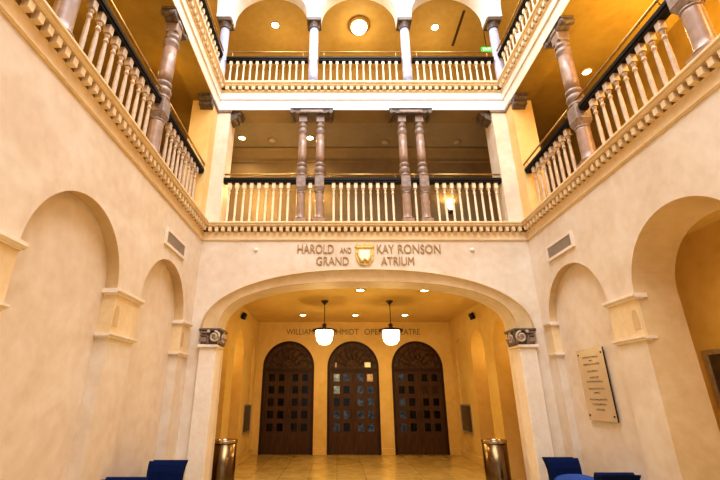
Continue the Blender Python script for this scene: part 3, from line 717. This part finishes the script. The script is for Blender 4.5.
# ------------------------------------------------------------------ glass plaque
t = thing('glass_plaque', 'tall tinted glass plaque with small dark writing mounted in the narrow arch', 'plaque', (XR + .12 - .035, 6.40, 1.25))
MB().box(-.008, .008, -.335, .335, 0, 1.0).build('glass_panel', 'glass_plate', t)
MB().box(-.008, .008, -.340, -.335, 0, 1.0).build('dark_edge', 'black', t)
for y in (-.29, .29):
    for z in (.07, .93): MB().lathe([(.013, -.016), (.013, .035)], 12, 0, y, ax='x').build('standoff_bolt', 'black', t, (0, 0, z))
rows = [(.865, .19), (.815, .04), (.765, .20), (.665, .13), (.575, .11), (.52, .19), (.42, .19), (.365, .07), (.27, .20), (.205, .16), (.135, .10)]
for z, hw in rows:
    m = MB(); y = -hw
    while y < hw:
        gw = random.choice((.012, .016, .02)); hgt = random.choice((.022, .026, .030))
        if hgt > 0:
            m.box(-.0095, -.008, y, y + .005, z, z + hgt); m.box(-.0095, -.008, y, y + gw, z + (hgt - .005 if random.random() > .5 else hgt / 2), z + hgt)
        y += gw + .009
    m.build('lettering_row', 'ink', t)

# ------------------------------------------------------------------ velvet benches
def bench(label, x0, x1, y_near, y_far, crown):
    H = .70
    t = thing('velvet_bench', label, 'bench', ((x0 + x1) / 2, (y_near + y_far) / 2, 0), 0, 'blue velvet benches against the side walls')
    hw = (x1 - x0) / 2; hl = (y_far - y_near) / 2
    b = MB(); b.bbox(-hw + .02, hw - .02, -hl + .1, hl - .1, .16, .36, .03); b.build('frame', 'navy', t)
    s = MB(); n_, m_ = 12, 16; V = []
    for j in range(m_ + 1):
        for i in range(n_ + 1):
            u, v = -1 + 2 * i / n_, -1 + 2 * j / m_
            V.append(((hw - .015) * u, (hl - .13) * v, (.46 + crown * (1 - u ** 4) * (1 - .55 * abs(v) ** 3))))
    Fc = [(j * (n_ + 1) + i, j * (n_ + 1) + i + 1, (j + 1) * (n_ + 1) + i + 1, (j + 1) * (n_ + 1) + i) for j in range(m_) for i in range(n_)]
    s.add(V, Fc, True); s.bbox(-hw + .015, hw - .015, -hl + .13, hl - .13, .36, .475, .02)
    s.build('seat_cushion', 'blue', t)
    for sd in (-1, 1):
        a = MB(); P = []
        inner = [(0, .16), (0, .50), (.012, .60), (.04, .68), (.075, .725), (.11, H)]
        outer = [(.20, H - .005), (.215, .72), (.20, .69), (.165, .64), (.13, .56), (.12, .45), (.12, .16)]
        P = inner + outer
        a.prism([(sd * (hl - .14 + p), z) for p, z in P], lambda p, z, d: (d, p, z), -hw, hw)
        # gently flared front and back edges
        a.v = [(x * (1 + .09 * max(0, (z - .45) / .3) ** 2), y, z) for x, y, z in a.v]
        ar = a.build('scroll_arm', 'navy', t)
        pp = MB(); pp.tube([(-hw * 1.08, sd * (hl - .14 + .155), H + .0), (hw * 1.08, sd * (hl - .14 + .155), H + .0)], .012, 8); pp.build('piping', 'navy', ar)
    for sx in (-1, 1):
        for sy in (-1, 1): MB().lathe([(.018, 0), (.03, .16)], 12, sx * (hw - .06), sy * (hl - .09)).build('leg', 'wood', t)
bench('navy velvet bench with flared ends against the wall of blind arches', -2.64, -2.17, 5.28, 6.62, .04)
bench('navy velvet bench with lighter blue seat under the glass plaque', 3.12, 3.56, 5.57, 6.92, .115)

# ------------------------------------------------------------------ waste bins
def bin_(label, x, y):
    t = thing('waste_bin', label, 'bin', (x, y, 0), 0, 'metal bins in the entrance arch')
    MB().lathe([(.205, 0.03), (.215, .05), (.215, .80)], 36).build('body', 'steel', t)
    MB().lathe([(.195, 0), (.195, .035)], 28).build('base', 'black', t)
    p = MB(); n_ = 36
    p.lathe([(.22, .79), (.225, .80), (.225, .83), (.215, .84), (.15, .845), (.135, .84), (.13, .80)], 36, cap=False); p.build('rim', 'chrome', t)
    MB().lathe([(.131, .79), (.131, .795)], 28).build('opening', 'black', t)
bin_('cylindrical metal waste bin beside the pier away from the glass plaque', -2.04, 8.30)
bin_('cylindrical metal waste bin beside the pier on the glass plaque side', 2.86, 8.30)

# ------------------------------------------------------------------ pendant lamps
pl = thing('pendant_lamp', 'bronze pendant lamp with white glass shade hanging before the word WILLIAM', 'lamp', (-.30, 9.97, HZ), 0, 'pendant lamps in the entrance hall')
MB().lathe([(.085, 0), (.085, -.02), (.06, -.045), (.03, -.075), (.018, -.10)], 20).build('canopy', 'bronze', pl)
MB().tube([(0, 0, -.08), (0, 0, -.60)], .010, 8).build('rod', 'bronze', pl)
MB().lathe([(.016, -.54), (.05, -.565), (.055, -.60), (.045, -.625), (.06, -.65), (.10, -.665)], 20).build('socket_cap', 'bronze', pl)
MB().lathe([(.09, -.66), (.20, -.672), (.285, -.695), (.29, -.715), (.285, -.735), (.205, -.72)], 32).build('brim', 'bronze', pl)
MB().lathe([(.20, -.712), (.206, -.74), (.202, -.82), (.19, -.90), (.178, -.955), (.15, -.985), (.13, -1.02), (.08, -1.04), (.0, -1.045)], 32, cap=False).build('glass_shade', 'lamp', pl)
dup(pl, (1.29, 9.97, HZ), 0, 'bronze pendant lamp with white glass shade hanging before the word THEATRE')

# ------------------------------------------------------------------ recessed lights and other ceiling fittings
def downlight_root(label, loc, grp, r=.07):
    t = thing('recessed_downlight', label, 'downlight', loc, 0, grp)
    MB().lathe([(r * 1.0, .0), (r * 1.35, -.002), (r * 1.38, -.010), (r * 1.0, -.014)], 24, cap=False).build('ring', 'ring', t)
    MB().lathe([(r, -.004), (r * .9, -.009)], 24).build('lens', 'lens', t)
    return t
DLS = []
def lights_set(grp, r, specs):
    first = None
    for lab, loc in specs:
        if first is None: first = downlight_root(lab, loc, grp, r)
        else: dup(first, loc, 0, lab, grp)
        DLS.append((loc, grp))
gh = 'downlights in the entrance hall ceiling'
lights_set(gh, .085, [('middle entrance hall downlight of the row nearest the wide arch, between the pendant lamps', (.51, 8.84, HZ)), ('entrance hall downlight in the row nearest the wide arch, on the plaque side', (1.93, 8.86, HZ)),
  ('entrance hall downlight in the row nearest the doors, before the middle door', (.53, 11.86, HZ)), ('entrance hall downlight in the row nearest the doors, before the unlit door', (-.98, 11.86, HZ)), ('entrance hall downlight in the row nearest the doors, before the door on the plaque side', (1.96, 11.86, HZ))])
g2 = 'downlights in the first gallery ceiling'
lights_set(g2, .075, [('first gallery downlight over the end bay away from the plaque', (-2.37, 8.69, 7.6)), ('first gallery downlight seen between the paired columns away from the plaque', (-.67, 8.69, 7.6)), ('first gallery downlight on the side above the plaque, behind the turned column', (4.96, 6.46, 7.61)), ('first gallery downlight on the side facing the plaque, over the gallery walk', (-3.95, 6.3, 7.61)), ('first gallery downlight above the archway side, nearer the camera', (4.96, 3.6, 7.61)), ('first gallery downlight facing the archway side, nearer the camera', (-3.95, 3.6, 7.61))])
g3 = 'downlights in the second gallery ceiling'
lights_set(g3, .095, [('top gallery downlight in the end bay away from the exit sign', (-1.73, 8.65, SZ)), ('top gallery downlight in the end bay beside the dark ceiling slot', (2.76, 8.72, SZ)), ('top gallery downlight at the corner beyond the exit sign column', (5.27, 8.99, SZ)), ('top gallery downlight at the corner farthest from the exit sign', (-4.2, 8.99, SZ))])
for x, y, lab in ((1.22, 8.87, 'round grey ceiling speaker over the middle of the first gallery end'), (3.04, 8.87, 'round grey ceiling speaker over the first gallery bay on the plaque side'), (-1.63, 8.78, 'round grey ceiling speaker over the first gallery bay away from the plaque')):
    t = thing('ceiling_speaker', lab, 'speaker', (x, y, 7.6), 0, 'round speakers in the first gallery ceiling')
    MB().lathe([(.115, 0), (.115, -.012), (.10, -.02)], 24).build('rim', 'greyround', t); MB().lathe([(.095, -.018), (.05, -.026), (.01, -.028)], 24).build('grille_cover', 'grille', t)
t = thing('ceiling_globe_lamp', 'round flush glass ceiling lamp with dark rim over the top gallery middle bay', 'lamp', (.616, 8.65, SZ))
MB().lathe([(.30, 0), (.315, -.03), (.30, -.06), (.22, -.07)], 32).build('rim', 'brass', t)
MB().lathe([(.225, -.06), (.22, -.11), (.185, -.18), (.12, -.23), (.03, -.25)], 32).build('glass_bowl', 'globe', t)
MB().lathe([(.028, -.245), (.03, -.265), (.012, -.29)], 12).build('finial', 'bronze', t)
o = MB().box(-.035, .035, -.6, .6, -.008, .004).build('slot_diffuser', 'slot', None, (3.43, 8.78, SZ)); tag(o, 'long dark slot in the top gallery ceiling near the exit sign', 'air slot')
t = thing('exit_sign', 'glowing green EXIT sign hanging in the top gallery', 'sign', (4.13, 8.75, 10.42))
MB().bbox(-.15, .15, -.02, .02, 0, .17, .006).build('plate', 'exit', t); text_mesh('word', 'EXIT', -.11, .11, .04, .13, .006, 'exit_text', t, -.02)
MB().tube([(0, 0, .17), (0, 0, SZ - 10.42)], .01, 8).build('stem', 'bronze', t)
# wall sconces in the first gallery
sroot = thing('wall_sconce', 'glowing wall sconce on the brown gallery wall, behind the bay on the plaque side', 'sconce', (2.80, GY, 5.95), 0, 'wall sconces of the first gallery')
MB().bbox(-.06, .06, -.03, 0, -.14, .12, .01).build('back_plate', 'bronze', sroot); MB().lathe([(.03, -.10), (.075, -.02), (.10, .10), (.11, .16)], 20, 0, -.12, cap=False).build('shade', 'sconce', sroot); MB().lathe([(.012, -.2), (.05, -.14), (.03, -.10)], 16, 0, -.12).build('cup', 'bronze', sroot)
SCN = [(2.80, GY), (-.44, GY), (-1.9, GY)]  # last position is an added wash light with no sconce
dup(sroot, (-.44, GY, 5.95), 0, 'glowing wall sconce on the brown gallery wall, behind the column pair away from the plaque')

# ------------------------------------------------------------------ boards, speakers and picture
def board(label, x, sx):
    t = thing('notice_board', label, 'board', (x, 12.2, 1.0), 0, 'notice boards in the entrance hall')
    m = MB(); a, b = min(0, sx * .09), max(0, sx * .09)
    m.box(a, b, -.50, -.46, -.36, .36); m.box(a, b, .46, .50, -.36, .36); m.box(a, b, -.46, .46, .32, .36); m.box(a, b, -.46, .46, -.36, -.32); m.build('frame', 'silver', t)
    m = MB(); m.box(min(0, sx * .07), max(0, sx * .07), -.46, .46, -.32, .32); m.build('panel', 'board', t)
board('framed dark notice board in the entrance hall, on the wall away from the plaque', HL - .07, 1)
board('framed dark notice board in the entrance hall, on the wall on the plaque side', HR + .07, -1)
def box_speaker(label, x, sx):
    t = thing('box_speaker', label, 'speaker', (x, 10.6, 3.50), 0, 'small box speakers in the entrance hall')
    m = MB(); m.bbox(-.05, .05, -.08, .08, -.08, .08, .012); o = m.build('cabinet', 'black', t, (sx * .065, 0, 0)); o.rotation_euler = (0, sx * .35, sx * .0)
    MB().tube([(0, 0, .03), (sx * .07, 0, .02)], .015, 8).build('bracket', 'bronze', t)
box_speaker('small dark speaker high on the hall wall away from the plaque', HL, 1)
box_speaker('small dark speaker high on the hall wall on the plaque side', HR, -1)
t = thing('framed_picture', 'wide framed dark picture on the golden wall inside the open archway', 'picture', (5.6, 5.85, 1.83))
m = MB(); m.box(-.04, 0, -.62, .62, -.40, -.33); m.box(-.04, 0, -.62, .62, .33, .40); m.box(-.04, 0, -.62, -.55, -.33, .33); m.box(-.04, 0, .55, .62, -.33, .33); m.build('frame', 'silver', t)
MB().box(-.02, 0, -.55, .55, -.33, .33).build('canvas', 'board', t)

# ------------------------------------------------------------------ light
def lamp(kind, name, loc, energy, col, size=.1, rot=(0, 0, 0), spot=None, size_y=None):
    d = bpy.data.lights.new(name, kind); d.energy = energy; d.color = col
    if kind == 'AREA':
        d.shape = 'RECTANGLE'; d.size = size; d.size_y = size_y or size
    else: d.shadow_soft_size = size
    if kind == 'SPOT': d.spot_size = spot or 2.2; d.spot_blend = .9
    o = bpy.data.objects.new(name, d); COL.objects.link(o); o.location = loc; o.rotation_euler = rot
    return o
WARM = (1, .74, .36); AMBER = (1, .69, .24); NEUT = (.87, .945, 1.04)
lamp('AREA', 'skylight_lamp', (XC, 1.5, 12.8), 1540, NEUT, 5.6, (0, 0, 0), size_y=10)
lamp('AREA', 'rear_window_lamp', (XC, YB + .15, 4.2), 70, NEUT, 5.6, (-PI / 2 + PI, 0, 0), size_y=7)
for loc, g in DLS:
    if g == gh: lamp('SPOT', 'downlight_lamp', (loc[0], loc[1], loc[2] - .05), 40, AMBER, .07, spot=2.3)
    elif g == g3: lamp('SPOT', 'downlight_lamp', (loc[0], loc[1], loc[2] - .06), 22, AMBER, .08, spot=2.6)
    else: lamp('SPOT', 'downlight_lamp', (loc[0], loc[1], loc[2] - .05), 45, WARM, .07, spot=2.5)
for x in (-.30, 1.29): lamp('POINT', 'pendant_bulb', (x, 9.97, HZ - 1.15), 46, AMBER, .15)
for x in (-1.6, .616, 2.8): lamp('POINT', 'gallery_fill', (x, 9.0, 10.5), 11, AMBER, .2)  # fill lights without fittings, added to warm the galleries, here and below
for x, s, sx in ((-3.9, .55, -1), (5.0, 1.3, 1)):
    for y, e in ((1.0, 3.2), (3.2, 1.8), (6.2, .12)): lamp('POINT', 'gallery_fill', (x, y, 6.9), 26 * s * e, AMBER, .25)
    for y, e in ((.8, 1.0), (2.9, .8), (4.4, .25)): lamp('SPOT', 'ceiling_fill_spot', (x + sx * .2, y, 5.6), (110 if sx < 0 else 1100) * e, AMBER, .3, (PI, 0, 0), spot=2.3)  # added upward spots brighten the gallery ceilings, there is no cove
    for y in (1.5, 4.5, 7.6): lamp('POINT', 'gallery_fill', (x, y, 10.6), 9, AMBER, .25)
lamp('POINT', 'gallery_fill', (XL - .6, 6.2, 7.0), 9, (1, .62, .14), .1); lamp('POINT', 'gallery_fill', (XR + .6, 6.2, 7.0), 6, (1, .62, .14), .1)  # added close to the corner piers to brighten their faces
lamp('POINT', 'globe_bulb', (.616, 8.65, 10.9), 10, WARM, .2)
for (x, y), e, q in zip(SCN, (10, 14, 40), (.16, .3, .6)): lamp('POINT', 'sconce_and_wash_bulb', (x, y - q, 6.1), e, AMBER, .08)
for y in (2.4, 5.2): lamp('POINT', 'corridor_bulb', (4.9, y, 2.3), 22, WARM, .2)
for x in (HL - .4, HR + .4):
    for y in (8.95, 10.68): lamp('POINT', 'niche_bulb', (x, y, 2.6), 4.5, AMBER, .1)

wd = bpy.data.worlds.new('daylight'); SC.world = wd; wd.use_nodes = True
bg = wd.node_tree.nodes['Background']; bg.inputs[0].default_value = (1, .93, .84, 1); bg.inputs[1].default_value = .4

# ------------------------------------------------------------------ camera (wide angle, looking up)
cd = bpy.data.cameras.new('camera'); cam = bpy.data.objects.new('camera', cd); COL.objects.link(cam)
cd.sensor_fit = 'HORIZONTAL'; cd.sensor_width = 36; cd.lens = 411 * 36 / 720; cd.shift_x = 23 / 720
cd.clip_start = .05
cam.location = (0, 0, 1.6); cam.rotation_euler = (PI / 2 + math.atan(155 / 411), 0, 0)
SC.camera = cam
SC.view_settings.view_transform = 'Standard'; SC.view_settings.look = 'None'; SC.view_settings.exposure = 0.28; SC.view_settings.gamma = 0.88
SC.cycles.use_denoising = True; SC.cycles.max_bounces = 8; SC.cycles.diffuse_bounces = 5; SC.cycles.sample_clamp_indirect = 6
